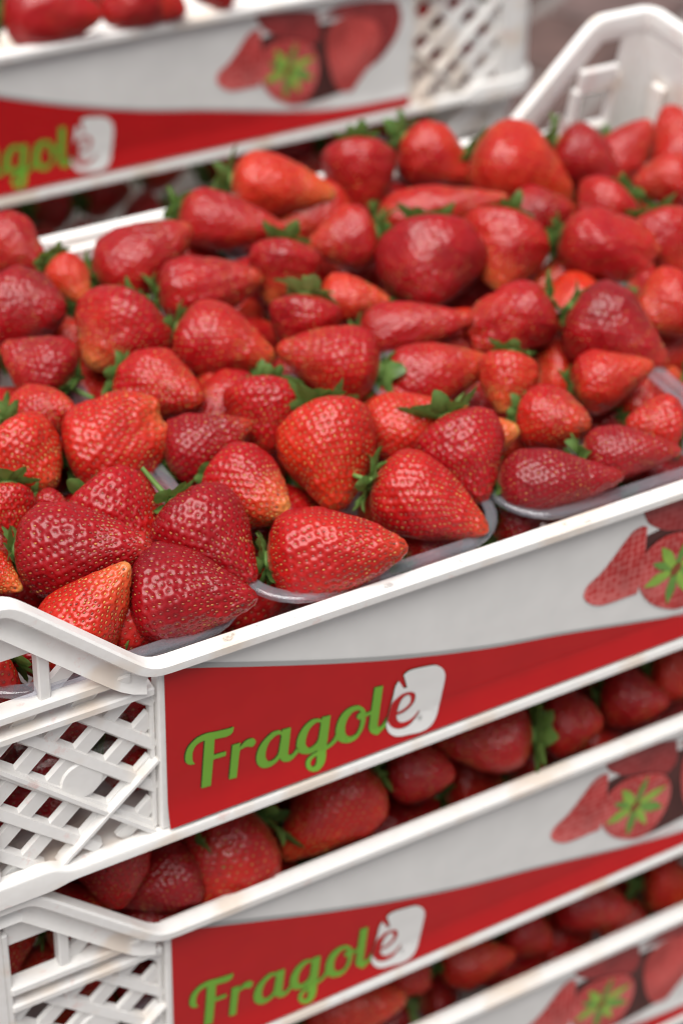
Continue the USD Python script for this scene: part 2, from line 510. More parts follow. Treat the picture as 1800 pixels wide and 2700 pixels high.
TR = {"F":[[[27.4,40.2],[27.3,38.3],[26.8,37.4],[25.9,36.8],[24.4,36.6],[22.8,36.8],[19.5,37.4],[19.1,29.8],[24.3,29.4],[24.1,27.3],[18.9,27.6],[17.8,15.1],[13.9,15.4],[15.5,38.4],[13.9,38.5],[12.2,37.8],[11.0,36.3],[10.4,34.1],[10.3,32.0],[10.6,30.3],[11.4,28.7],[9.6,29.1],[8.3,30.1],[7.6,31.4],[7.4,33.6],[7.8,36.0],[8.7,38.1],[10.2,39.7],[12.1,41.0],[14.2,41.5],[16.6,41.6],[19.9,40.9],[23.5,40.4],[25.9,40.1]]],
      "r":[[[26.9,31.3],[30.3,31.1],[30.0,28.7],[31.0,29.9],[32.5,31.1],[34.1,31.4],[35.3,31.1],[36.2,30.4],[36.7,29.1],[36.4,27.8],[35.6,27.0],[34.6,27.1],[33.5,27.8],[32.1,28.0],[31.0,27.6],[29.9,26.6],[28.7,14.3],[25.5,14.8]]],
      "a":[[[47.9,28.9],[47.2,30.0],[45.6,30.5],[43.7,30.4],[41.6,29.1],[39.4,27.1],[37.9,24.5],[37.1,21.2],[37.2,18.6],[38.0,16.3],[39.2,14.8],[40.8,13.8],[42.7,13.5],[44.5,13.9],[46.4,15.1],[47.4,16.0],[47.8,14.7],[48.6,13.7],[49.9,13.0],[51.5,12.7],[53.1,13.4],[54.3,14.5],[55.3,15.7],[54.9,18.3],[54.1,17.3],[53.0,16.0],[51.9,15.5],[51.1,16.1],[50.8,16.9],[50.8,18.0],[51.8,29.6],[48.1,30.0]],[[47.7,27.1],[47.0,28.0],[45.9,28.3],[44.4,27.7],[42.8,26.4],[41.6,24.0],[41.0,21.3],[41.0,19.5],[41.4,17.9],[42.3,16.6],[43.6,16.3],[45.1,16.8],[46.4,18.3],[46.8,19.9],[47.1,22.0]]],
      "g":[[[65.3,28.9],[69.1,28.5],[67.8,13.3],[69.1,14.1],[70.3,15.0],[71.2,16.3],[71.7,17.4],[72.6,14.2],[71.0,12.9],[69.1,12.0],[67.5,11.6],[67.3,9.3],[66.7,6.9],[65.4,5.0],[63.5,3.9],[61.3,4.2],[59.6,5.3],[58.6,6.8],[58.4,8.6],[59.0,10.4],[60.4,11.5],[62.4,12.1],[63.6,12.3],[63.5,13.0],[62.0,12.6],[60.1,12.7],[57.8,13.5],[56.2,14.6],[55.1,16.2],[54.4,18.9],[54.7,22.1],[55.7,24.9],[57.2,27.2],[59.1,28.8],[61.3,29.6],[63.2,29.2],[64.5,28.5],[65.2,27.5]],[[64.9,26.0],[64.2,26.9],[62.9,27.3],[61.4,26.6],[59.8,25.0],[58.8,22.5],[58.3,19.8],[58.5,17.8],[59.4,16.2],[60.3,15.6],[61.9,16.0],[63.3,17.1],[64.1,18.8],[64.5,21.9]],[[63.5,10.5],[62.4,10.4],[61.1,9.7],[60.4,8.5],[60.5,7.1],[61.2,6.3],[62.2,6.4],[63.0,7.6],[63.2,9.2]]],
      "o":[[[81.5,28.2],[82.8,27.1],[83.9,25.8],[84.8,23.8],[85.0,21.4],[84.8,18.4],[83.7,14.6],[81.5,11.8],[79.2,11.0],[76.9,11.2],[75.0,12.0],[73.3,13.5],[72.2,15.3],[71.7,18.2],[71.8,21.1],[72.6,24.0],[74.1,26.7],[76.3,28.3],[78.9,28.8]],[[81.4,25.8],[82.3,25.2],[82.5,24.3],[81.3,23.7],[80.9,22.6],[81.3,21.5],[82.1,20.8],[82.8,20.7],[82.7,18.3],[82.0,15.7],[80.8,13.9],[79.1,13.5],[77.5,14.1],[76.3,15.8],[75.8,17.9],[75.9,20.8],[76.8,23.4],[78.4,25.5],[80.0,26.1]]],
      "l":[[[88.4,34.3],[92.2,33.9],[90.7,15.2],[90.9,13.9],[91.6,12.8],[92.7,13.5],[93.7,14.8],[94.5,16.5],[95.3,16.4],[96.2,15.8],[95.8,14.3],[94.6,14.2],[94.5,12.1],[92.2,10.8],[90.6,9.7],[89.2,10.4],[87.5,12.1],[86.8,14.1],[86.8,16.0],[87.2,21.2],[84.8,21.1],[84.2,22.9],[84.8,22.8],[87.4,23.1]]],
      "box":[[[99.2,33.4],[101.7,28.7],[103.3,28.6],[101.3,35.6],[103.0,36.6],[105.7,36.8],[111.3,35.9],[114.4,35.3],[116.4,34.5],[118.5,32.7],[120.1,30.3],[120.8,27.7],[120.7,24.9],[120.0,19.7],[119.0,13.2],[118.1,9.8],[116.6,6.9],[114.4,5.0],[111.9,4.3],[109.1,4.2],[104.8,4.9],[100.9,5.5],[98.6,6.3],[96.8,7.6],[95.5,9.3],[94.7,11.4],[94.5,13.3],[94.8,15.1],[96.3,23.0],[97.1,26.8],[97.6,30.3],[98.2,32.0]]],
      "e":[[[96.3,23.0],[98.2,24.8],[100.3,26.1],[102.5,26.4],[104.7,25.9],[106.2,25.1],[106.9,23.6],[107.0,22.0],[106.5,20.2],[105.2,18.6],[103.5,17.5],[101.4,16.7],[98.7,16.7],[98.7,15.5],[99.2,13.9],[100.1,12.6],[101.6,11.7],[103.3,11.5],[105.6,11.7],[107.7,13.0],[109.4,14.9],[109.0,13.4],[107.3,11.4],[105.1,9.8],[102.9,9.2],[100.7,9.3],[98.7,10.0],[96.9,11.4],[95.7,13.3],[95.2,14.6],[94.8,15.4]],[[98.8,17.9],[99.5,21.2],[100.7,23.8],[102.3,25.0],[103.7,25.0],[104.7,24.0],[105.2,22.3],[104.8,20.3],[103.5,19.0],[101.3,18.0]]],
      "pb1":[[185.9,43.5],[187.3,40.2],[191.1,36.6],[196.1,34.5],[202.1,34.1],[208.5,34.1],[213.9,34.0],[215.2,52.4],[214.3,67.6],[211.5,68.5],[207.4,67.5],[202.8,62.6],[197.8,56.2],[192.7,51.0],[187.8,47.9]],
      "pb2":[[224.5,59.3],[232.1,58.9],[240.6,56.3],[247.2,52.8],[251.5,46.7],[253.3,38.7],[251.9,29.7],[248.5,22.7],[243.6,18.2],[236.9,17.6],[228.7,21.2],[221.3,26.8],[215.4,35.1],[212.9,44.0],[213.8,51.3],[217.9,56.4]],
      "pb3":[[210.6,77.5],[237.3,75.1],[251.9,71.7],[254.2,57.3],[249.5,52.4],[237.6,58.2],[226.3,61.4],[218.2,66.2],[213.9,70.4]],
      "pb4":[[257.9,48.9],[259.2,60.1],[267.5,65.3],[278.1,64.4],[290.2,59.4],[296.0,49.6],[292.2,37.6],[284.0,27.4],[276.7,18.9],[269.0,19.9],[262.2,30.6]],
      "pb5":[[253.7,66.8],[264.1,72.5],[285.3,72.6],[305.9,69.1],[309.2,58.9],[306.0,46.8],[295.7,35.0],[287.1,30.7],[292.2,39.6],[295.9,51.6],[286.9,60.9],[269.6,65.9]],
      "star":[[232.6,40.3]],
      "tips":[[237.9,56.6],[250.1,45.0],[249.9,31.8],[240.9,25.0],[230.7,22.4],[216.8,36.2],[219.7,47.4],[223.5,54.5]]}


def build_crate(label):
    cr = thing('fruit_crate', label, 'fruit crate')
    W = 'white_plastic'
    prof = [(.0042, 0), (-.0009, 0), (-.0016, -.0007), (-.0016, -.0042), (-.0010, -.0048), (.0044, -.0048), (.0050, -.0042), (.0050, -.0008)]
    obj('rim', sweep(RIMP, N3, prof), W, cr, smooth=40)
    far = ~(_side & (OP[:, 0] > -.0025) & (OP[:, 0] < L + .0025))
    fl = far & (OP[:, 0] < L / 2); fr = far & (OP[:, 0] > L / 2)
    cove = [(.0012, -.0046), (.0002, -.0070), (.0004, -.0098), (.0022, -.0124), (.0030, -.0138), (.0014, -.0146), (-.0004, -.0128), (-.0018, -.0100), (-.0018, -.0046)]
    for mk in (fl, fr):
        obj('rim_cove', sweep(RIMP, N3, cove, idx=run(mk)), W, cr, smooth=50)
    for mk in ((OP[:, 0] < -.0672), (OP[:, 0] > L + .0672)):
        obj('end_wall', rows_strip(np.full(len(OP), .0003), RIMZ - .0128, -.0002, -.0022, idx=run(mk)), W, cr, smooth=40)
    foot = np.clip((np.where(OP[:, 0] < L / 2, -.0408 - OP[:, 0], OP[:, 0] - L - .0408)) / .0062, 0, 1)
    foot = gaussian_filter1d(foot, .8, mode='wrap')
    notch = foot * _bk                                     # the base steps up over the taller back corners of the tray below
    obj('base_flange', rows_strip(-.0046 - .0016 * foot + .0106 * notch, .0002 + .0040 * foot + .0060 * notch, .0028, -.003), W, cr, smooth=40)
    # floor
    obj('floor', cham(XL + .003, XR - .003, .003, Y1 - .003, -.0035, -.0012, .0008), W, cr)
    for back in (False, True):
        obj('label_panel', wmap(cham(-.0024, L + .0024, -.0062, -.0002, .0004, ZT - .0046, .0007), False, back), W, cr)
        for mir in (False, True):
            fr_ = None
            for nm, m in lattice_parts():
                m = wmap(m, mir, back)
                if fr_ is None:
                    post = wmap(cham(-.0046, -.0026, -.0066, -.0028, .0006, .0665, .0005), mir, back)
                    fr_ = obj('lattice_panel', post, W, cr)
                obj(nm, m, W, fr_)
    # inside ribs of the raised corners
    for xs_ in ((XL + .0045, 1), (XR - .0045, -1)):
        for y in (.030, .058, Y1 - .058, Y1 - .030):
            z1 = .108
            m = cham(xs_[0] + xs_[1] * .009 - .002, xs_[0] + xs_[1] * .009 + .002, y - .0045, y + .0045, .002, z1, .001)
            obj('corner_rib', m, W, cr)
    # the printed label
    xx = np.linspace(0, L, 160)
    lab = obj('label', columns(np.linspace(0, L, 40), np.full(40, .0020), np.full(40, .0790), .0001, 26), 'label_white', cr, smooth=True)
    rx = [-.02, .0128, .0378, .0734, .1012, .1436, .1775, .2120, .2417, .2661, .290, .3175, .34]
    rz = [.0850, .0738, .0646, .0521, .0434, .0325, .0260, .0185, .0124, .0092, .0080, .0076, .0075]
    red = PchipInterpolator(rx, rz)(xx)
    gx = [-.02, .0189, .0378, .0733, .1434, .2000, .2413, .27, .34]
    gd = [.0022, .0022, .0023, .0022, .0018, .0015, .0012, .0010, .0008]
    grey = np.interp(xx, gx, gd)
    top = np.minimum(red, .0786)
    obj('red_field', columns(xx, np.full(160, .0022), top, .0003, 14), 'label_red', lab, smooth=True)
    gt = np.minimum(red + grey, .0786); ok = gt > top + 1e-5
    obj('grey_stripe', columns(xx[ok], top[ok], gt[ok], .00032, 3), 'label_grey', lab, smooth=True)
    for ch in 'Fragol':
        obj('letter_shadow', decal(TR[ch], .00045, (-.00045, .00035)), 'label_dark_green', lab)
        obj('letter', decal(TR[ch], .0006 if ch != 'l' else .00062), 'label_green', lab)
    obj('emblem_shadow', decal(TR['box'], .00066, (-.00035, .00035)), 'label_dark_green', lab)
    obj('emblem', decal(TR['box'], .0008), 'label_white', lab)
    obj('letter_shadow', decal(TR['e'], .00092, (.00035, -.00035)), 'label_dark_green', lab)
    obj('letter', decal(TR['e'], .00105), 'label_red', lab)
    fold = np.linspace(.052, .262, 90); fz = .0150 + .0016 * np.sin(fold * 17)
    fm = columns(fold, fz - .00016, fz + .00016, .00034, 3)
    fm.vertices[1::3, 1] -= .00012
    obj('crease', fm, 'label_red', lab, smooth=True)
    cx, cz, rr = 109.9, 10.6, 1.15
    th = np.linspace(0, 2 * np.pi, 24, endpoint=False)
    obj('registered_mark', decal([[(cx + rr * math.cos(t), cz + rr * math.sin(t)) for t in th], [(cx + .86 * rr * math.cos(t), cz + .86 * rr * math.sin(t)) for t in th]], .00095, it=0), 'label_grey', lab)
    tm = meshkit.text_mesh('R', .0013, depth=.00005)
    v = tm.vertices - tm.bounds.mean(0)
    tm.vertices = sheet(np.stack([v[:, 0] + cx / 1000, v[:, 1] + cz / 1000], 1), .00097)
    obj('registered_mark', tm, 'label_dark_green', lab)
    obj('print_shadow', decal([[(212, 62), (225, 64), (262, 64), (266, 40), (270, 19), (255, 17), (236, 17.5), (224, 30), (214, 48)]], .0003, it=1), 'print_dark', lab)
    obj('printed_strawberry', decal([TR['pb5']], .00045), 'print_berry_dark', lab)
    obj('printed_strawberry', decal([TR['pb3']], .0005), 'print_berry_dark', lab)
    obj('printed_strawberry', decal([TR['pb1']], .0006), 'print_berry', lab)
    obj('printed_strawberry', decal([TR['pb4']], .0006), 'print_berry_cut', lab)
    pb = obj('printed_strawberry', decal([TR['pb2']], .0007), 'print_berry', lab)
    c = np.array(TR['star'][0])
    for q, tip in enumerate(TR['tips']):
        tip = np.array(tip); d = tip - c; l_ = np.linalg.norm(d); d /= l_; n = np.array([-d[1], d[0]])
        w = 2.0 + (q % 3) * .5
        ring = [c + d * 1.5 - n * 1.4, c + d * l_ * .55 - n * w, c + d * l_ * .8 - n * w * .6, tip, c + d * l_ * .8 + n * w * .6, c + d * l_ * .55 + n * w, c + d * 1.5 + n * 1.4]
        obj('printed_leaf', decal([ring], .0009 + .00002 * q, it=1), 'print_leaf' if q % 2 else 'print_leaf_dark', lab)
    obj('printed_stalk', decal([[(c[0] + 2.6 * math.cos(t) + .8 * math.sin(t), c[1] + 3.2 * math.sin(t)) for t in np.linspace(0, 2 * np.pi, 14, endpoint=False)]], .0012, it=1), 'print_brown', lab)
    return cr


CR2 = np.array([.00159, -.00652, -.1375])
BK = np.array([.07478, .46119, -.00687]); BYAW = .00569
RB = np.array([[math.cos(BYAW), -math.sin(BYAW), 0], [math.sin(BYAW), math.cos(BYAW), 0], [0, 0, 1]])
crate0 = build_crate('open white tray on top of the front stack, heaped with strawberries in clear punnets')
copy_of(crate0, 'fruit_crate', 'white tray second from the top of the front stack, under the open heaped one', 'fruit crate', 'stacked white fruit trays', t=CR2)
copy_of(crate0, 'fruit_crate', 'lowest visible white tray of the front stack, cut by the bottom edge of the picture', 'fruit crate', 'stacked white fruit trays', t=2 * CR2)
copy_of(crate0, 'fruit_crate', 'blurred white tray on top of the stack behind, its label at upper left', 'fruit crate', 'stacked white fruit trays', R=RB, t=BK)
copy_of(crate0, 'fruit_crate', 'shaded white tray under the blurred one of the stack behind', 'fruit crate', 'stacked white fruit trays', R=RB, t=BK - [0, 0, .1375])
copy_of(crate0, 'fruit_crate', 'bottom white tray of the stack behind, hidden by the open tray', 'fruit crate', 'stacked white fruit trays', R=RB, t=BK - [0, 0, .275])
tag(crate0, group='stacked white fruit trays')


# ------------------------------------------------------------------ punnets
def rrect(x0, x1, y0, y1, r_, k=8):
    out = []
    for cx, cy, a in ((x1 - r_, y0 + r_, -90), (x1 - r_, y1 - r_, 0), (x0 + r_, y1 - r_, 90), (x0 + r_, y0 + r_, 180)):
        for t in np.radians(np.linspace(a, a + 90, k)):
            out.append((cx + r_ * math.cos(t), cy + r_ * math.sin(t)))
    return np.array(out)


def build_punnet(label, t):
    w, d = .1112, .129
    pn = thing('punnet', label, 'punnet', 'clear plastic punnets in the open tray', t=t)
    def tubes(rings):
        m = len(rings[0]); V = np.vstack(rings); F = []
        for i in range(len(rings) - 1):
            for j in range(m):
                k = (j + 1) % m
                F += [(i * m + j, i * m + k, (i + 1) * m + k), (i * m + j, (i + 1) * m + k, (i + 1) * m + j)]
        return V, F
    def ring(ins, z, r_):
        p = rrect(ins, w - ins, ins, d - ins, max(r_ - ins, .004))
        return np.c_[p, np.full(len(p), z)]
    R0 = .024
    rings = [ring(.0050, .0838, R0), ring(.0056, .078, R0), ring(.008, .05, R0), ring(.011, .012, R0), ring(.016, .004, R0)]
    V, F = tubes(rings)
    c = len(V); V = np.vstack([V, [w / 2, d / 2, .004]]); m = len(rings[0])
    F += [(c, 4 * m + (j + 1) % m, 4 * m + j) for j in range(m)]
    obj('tub', trimesh.Trimesh(V, np.array(F), process=False), 'clear_plastic', pn, smooth=60)
    rr = [ring(.0050, .0838, R0), ring(.0046, .0846, R0), ring(.0026, .0848, R0), ring(.0010, .0846, R0), ring(.0002, .0840, R0), ring(0, .0829, R0), ring(.0004, .0820, R0), ring(.0009, .0820, R0), ring(.0009, .0832, R0), ring(.0026, .0841, R0), ring(.0050, .0838, R0)]
    V, F = tubes(rr)
    obj('punnet_rim', trimesh.Trimesh(V, np.array(F), process=False), 'clear_plastic_rim', pn, smooth=50)
    return pn


PX = [-.0685, .0430, .1548, .2665]
plabels = [['clear punnet in the front left corner of the open tray', 'clear punnet along the tray rim whose rounded corner shows best, front middle', 'second clear punnet showing at the tray rim, under the maroon strawberry', 'clear punnet at the front right of the open tray, mostly outside the picture'],
           ['clear punnet in the back left of the open tray, nearly hidden by fruit', 'clear punnet at the back rim of the open tray under the leaning dark strawberry', 'clear punnet at the back of the open tray under the pile crest', 'clear punnet in the back right of the open tray before the raised corner']]
p0 = None
for j, y in enumerate((.0090, .1390)):
    for i, x in enumerate(PX):
        if p0 is None:
            p0 = build_punnet(plabels[0][0], (x, y, 0))
        else:
            copy_of(p0, 'punnet', plabels[j][i], 'punnet', 'clear plastic punnets in the open tray', R=np.diag([1, 1, 1 - .12 * j]), t=(x, y, 0))
for i, (x, nm) in enumerate(zip(PX[:3], ('left', 'middle', 'right'))):
    copy_of(p0, 'punnet', 'clear punnet behind the label of the second tray, %s one' % nm, 'punnet', 'clear plastic punnets in the lower trays', R=np.diag([1, 1, .38]), t=CR2 + [x, .0090, 0])
    copy_of(p0, 'punnet', 'clear punnet behind the label of the third tray, %s one' % nm, 'punnet', 'clear plastic punnets in the lower trays', R=np.diag([1, 1, .38]), t=2 * CR2 + [x, .0090, 0])

# ------------------------------------------------------------------ strawberries
S_ = [0, .012, .04, .10, .20, .34, .50, .66, .80, .91, .965, .99, 1]
CONIC = PchipInterpolator(S_, [0, .36, .62, .86, .985, .98, .84, .63, .425, .26, .165, .09, 0])
ROUND = PchipInterpolator(S_, [0, .28, .50, .75, .93, 1.0, .95, .81, .61, .40, .26, .14, 0])


def tone_color(t):
    t = np.clip(t, 0, 1)[..., None]
    a, b, c = np.array([.49, .022, .006]), np.array([.32, .0028, .005]), np.array([.15, .0012, .005])
    return np.where(t < .5, a + (b - a) * t * 2, b + (c - b) * (t * 2 - 1))


def berry_mesh(Lb, w, tone, pale, con, flags, seed, res):
    """strawberry flesh in its own frame: z from the leaf end (-Lb/2) to the tip (+Lb/2), metres"""
    ns, nt = res
    rg = np.random.default_rng(seed)
    bend = rg.uniform(-.10, .10, 2) * w
    ex = 1 + rg.uniform(-.05, .07)
    wide = 'double' in flags or 'lobed' in flags or 'wedge' in flags

    def surf(s, th):
        r_ = (con * CONIC(s) + (1 - con) * ROUND(s)) * w / 2
        x, y = np.cos(th) * ex, np.sin(th) / ex
        z = s - .5
        n = meshkit.fbm(np.stack([np.cos(th) * 1.1 + 7.3 + seed % 17, np.sin(th) * 1.1 + 3.1, s * 2.6 + seed % 5], -1), 3, seed % 97)
        n2 = meshkit.fbm(np.stack([np.cos(th) * 2.3 + seed % 13, np.sin(th) * 2.3 + 1.7, s * 4.1 + seed % 11], -1), 2, seed % 89)
        r_ = r_ * (1 + .26 * (n - .5) + .07 * (n2 - .5))
        if 'ridged' in flags:
            r_ = r_ * (1 + .018 * np.cos(th * 9))
        zz = z * Lb
        if wide:
            tipw = np.clip((s - .45) / .5, 0, 1)
            k = .75 if 'double' in flags else (.9 if 'lobed' in flags else .6)
            xx = x * r_ * (1 + k * tipw * (1 - .25 * tipw))
            notch = np.exp(-(xx / (w * .13)) ** 2) * tipw
            zz = zz - notch * Lb * (.10 if 'double' in flags else .09)
            if 'lobed' in flags:
                yy = y * r_ * (1 + .07 * np.cos(xx / w * 9) * np.clip(s * 2, 0, 1))
            else:
                yy = y * r_ * (1 - .12 * tipw)
        else:
            xx, yy = x * r_, y * r_
        o = np.clip(s, 0, 1) ** 2 - .3
        zz = zz - .05 * Lb * np.exp(-(s / .02)) * 0
        return np.stack([xx + bend[0] * o, yy + bend[1] * o, zz], -1)

    # rows spaced evenly along the profile
    sf = np.linspace(0, 1, 800)
    pr = np.c_[(con * CONIC(sf) + (1 - con) * ROUND(sf)) * w / 2, sf * Lb]
    al = np.r_[0, np.cumsum(np.linalg.norm(np.diff(pr, axis=0), axis=1))]
    srow = np.interp(np.linspace(0, al[-1], ns + 2)[1:-1], al, sf)
    th = np.linspace(0, 2 * np.pi, nt, endpoint=False)
    S, TH = np.meshgrid(srow, th, indexing='ij')
    V = surf(S.ravel(), TH.ravel())
    b0, t0 = V[:nt].mean(0), V[-nt:].mean(0)
    b0[2] = V[:nt, 2].mean() + .0005; t0[2] += .0002
    V = np.vstack([V, b0, t0])
    F = []
    i = np.arange(ns - 1)[:, None] * nt; j = np.arange(nt)[None]; jn = (j + 1) % nt
    F = np.concatenate([np.stack([i + j, i + jn, i + nt + jn], -1).reshape(-1, 3), np.stack([i + j, i + nt + jn, i + nt + j], -1).reshape(-1, 3)])
    jj = np.arange(nt); jk = (jj + 1) % nt
    F = np.vstack([F, np.stack([np.full(nt, ns * nt), jk, jj], 1), np.stack([np.full(nt, ns * nt + 1), (ns - 1) * nt + jj, (ns - 1) * nt + jk], 1)])
    m = trimesh.Trimesh(V, F, process=False)
    if m.volume < 0:
        m.invert(); F = m.faces
    N = np.array(m.vertex_normals)
    # seeds on a golden-angle spiral, closer together towards the tip
    sp = .0034 * (w / .036) ** .4
    prof_r = np.interp(np.linspace(0, al[-1], 1500), al, pr[:, 0])
    prof_s = np.interp(np.linspace(0, al[-1], 1500), al, sf)
    step = al[-1] / 1499
    nmax = int(round(2 * np.pi * pr[:, 0].max() / sp))
    ss, st, pos, k, off, cnt = [], [], .035 * al[-1], 0, rg.uniform(0, 6), nmax
    while pos < al[-1] * .985:
        q = int(pos / step)
        circ = 2 * np.pi * prof_r[q]
        gap = circ / cnt
        if gap < sp * .58 and prof_s[q] > .4:
            cnt = max(3, int(round(circ / sp)))
            gap = circ / cnt
        if prof_s[q] < .3 and gap < sp * .6:
            n_here = max(4, int(round(circ / sp)))
        else:
            n_here = cnt
        g_ = circ / n_here
        for j_ in range(n_here):
            st.append(off + 2 * np.pi * (j_ + .5 * (k % 2)) / n_here + .035 * k + rg.normal(0, .085) * 2 * np.pi / n_here)
            ss.append(np.interp(pos + rg.normal(0, .08) * sp, al, sf))
        pos += np.clip(g_ * .80, sp * .56, sp * .92)
        k += 1
    ss, st = np.clip(np.array(ss), .02, .994), np.array(st)
    SP = surf(ss, st)
    tree = cKDTree(SP)
    dd, ii = tree.query(V, k=2)
    pit = np.exp(-(dd[:, 0] / (sp * .36)) ** 2)
    depth = .00066 * (w / .034) ** .5
    low = meshkit.fbm(V * 140 + seed, 3, 5)
    V2 = V + N * (-depth * pit + .0005 * (low - .5) + .00022 * np.clip((dd[:, 0] + dd[:, 1]) / sp - .9, -1, 1))[:, None]
    # colour: ripeness over the berry, paler unripe tip, slight mottling
    s_all = np.r_[S.ravel(), 0, 1]; th_all = np.r_[TH.ravel(), 0, 0]
    mot = meshkit.fbm(V * 75 + seed * 1.7, 3, 11)
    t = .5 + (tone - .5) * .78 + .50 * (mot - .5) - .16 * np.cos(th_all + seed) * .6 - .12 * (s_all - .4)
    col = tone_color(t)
    pt = np.clip((s_all - (.87 - .33 * pale) + .16 * (mot - .5)) / .32, 0, 1) ** 1.3 * min(1, pale * 1.25)
    orange = np.array([.60, .12, .03]); green = np.array([.50, .40, .10])
    col = col + (orange - col) * pt[:, None]
    g = np.clip((s_all - .93 + .05 * (mot - .5)) / .07, 0, 1) * np.clip((pale - .35) * 1.7, 0, 1)
    col = col + (green - col) * (g * .75)[:, None]
    base = np.clip((.05 - s_all) / .05, 0, 1) * .55
    col = col + (np.array([.55, .22, .12]) - col) * base[:, None]
    col = col + (col * np.array([.80, .65, .65]) - col) * (pit * .55)[:, None]
    if 'darktip' in flags:
        k = np.clip((s_all - .90) / .06, 0, 1) * np.clip(mot * 2 - .55, 0, 1)
        col = col + (np.array([.09, .04, .02]) - col) * k[:, None]
    if 'blemish' in flags or 'bruise' in flags:
        c = surf(np.array([.42]), np.array([-1.2]))[0]
        k = np.exp(-(np.linalg.norm(V - c, axis=1) / (.0013 if 'blemish' in flags else .003)) ** 2)
        col = col + ((np.array([.75, .45, .36]) if 'blemish' in flags else np.array([.25, .015, .02])) - col) * k[:, None]
    # achenes
    e = 1e-3
    ds, dt = surf(np.clip(ss + e, 0, 1), st) - surf(np.clip(ss - e, 0, 1), st), surf(ss, st + .02) - surf(ss, st - .02)
    ds /= np.linalg.norm(ds, axis=1, keepdims=True) + 1e-12
    nn = np.cross(dt, ds); nn /= np.linalg.norm(nn, axis=1, keepdims=True) + 1e-12
    out = np.sign((nn * (SP - [0, 0, 0]) * [1, 1, .3]).sum(1, keepdims=True)); nn *= out
    dt = np.cross(ds, nn)
    fine = ns > 80
    unit = trimesh.creation.icosphere(1 if fine else 0, 1.0)
    uv_, uf = unit.vertices, unit.faces
    sc = .00056 * (w / .032) ** .3
    sv = (SP - nn * depth * .92)[:, None] + (uv_[None, :, :1] * dt[:, None] * .62 + uv_[None, :, 1:2] * ds[:, None] * (1.05 - .25 * uv_[None, :, 1:2]) + uv_[None, :, 2:] * nn[:, None] * .52) * sc
    sfaces = (uf[None] + (np.arange(len(SP)) * len(uv_))[:, None, None]).reshape(-1, 3)
    mix = np.clip(rg.normal(.40 - .44 * tone, .22, len(SP)) + .3 * pale * (ss > .7), 0, 1)[:, None]
    sc_ = np.array([.17, .018, .008]) * (1 - mix) + np.array([.52, .25, .05]) * mix
    dk = (ss > .9) & (rg.random(len(SP)) < (.6 if 'darktip' in flags else .15))
    sc_[dk] = [.07, .03, .015]
    return (V2, F, col), (sv.reshape(-1, 3), sfaces, np.repeat(sc_, len(uv_), 0)), surf


def sepal(rg, ln, wd, az, lift, curl, z0, r0):
    """one calyx leaf as a thin curved blade; lift: angle above the plane square to the stalk, curl: bend along it"""
    k = 9
    t = np.linspace(0, 1, k)
    ang = lift + curl * t
    ds = ln / (k - 1)
    rr = r0 + np.r_[0, np.cumsum(np.cos(ang[:-1]) * ds)]
    zz = z0 - np.r_[0, np.cumsum(np.sin(ang[:-1]) * ds)]
    wv = wd * np.array([.42, .72, .95, 1.0, .96, .82, .60, .32, .03])
    V = []
    tw = rg.uniform(-.5, .5)
    for i in range(k):
        for c in (-1, -.5, 0, .5, 1):
            x = rr[i]; y = c * wv[i] / 2
            z = zz[i] - abs(c) ** 1.5 * wv[i] * .22 + tw * y * t[i] + .00025 * math.sin(i * 2.1 + c * 3)
            V.append((x, y, z))
    F = []
    for i in range(k - 1):
        for c in range(4):
            a = i * 5 + c
            F += [(a, a + 5, a + 6), (a, a + 6, a + 1)]
    V = np.array(V); ca_, sa_ = math.cos(az), math.sin(az)
    V = np.stack([V[:, 0] * ca_ - V[:, 1] * sa_, V[:, 0] * sa_ + V[:, 1] * ca_, V[:, 2]], 1)
    return trimesh.Trimesh(V, np.array(F), process=False)


def tube(pts, r0, r1, k=7):
    pts = np.array(pts); n = len(pts)
    t = np.gradient(pts, axis=0); t /= np.linalg.norm(t, axis=1, keepdims=True)
    a = np.cross(t, [.3, .9, .1]); a /= np.linalg.norm(a, axis=1, keepdims=True); b = np.cross(t, a)
    rad = np.linspace(r0, r1, n)
    th = np.linspace(0, 2 * np.pi, k, endpoint=False)
    V = pts[:, None] + rad[:, None, None] * (np.cos(th)[None, :, None] * a[:, None] + np.sin(th)[None, :, None] * b[:, None])
    F = []
    for i in range(n - 1):
        for j in range(k):
            q = (j + 1) % k
            F += [(i * k + j, i * k + q, (i + 1) * k + q), (i * k + j, (i + 1) * k + q, (i + 1) * k + j)]
    V = np.vstack([V.reshape(-1, 3), pts[-1]])
    F += [((n - 1) * k + j, (n - 1) * k + (j + 1) % k, n * k) for j in range(k)]
    m = trimesh.Trimesh(V, np.array(F), process=False)
    if m.volume < 0:
        m.invert()
    return m


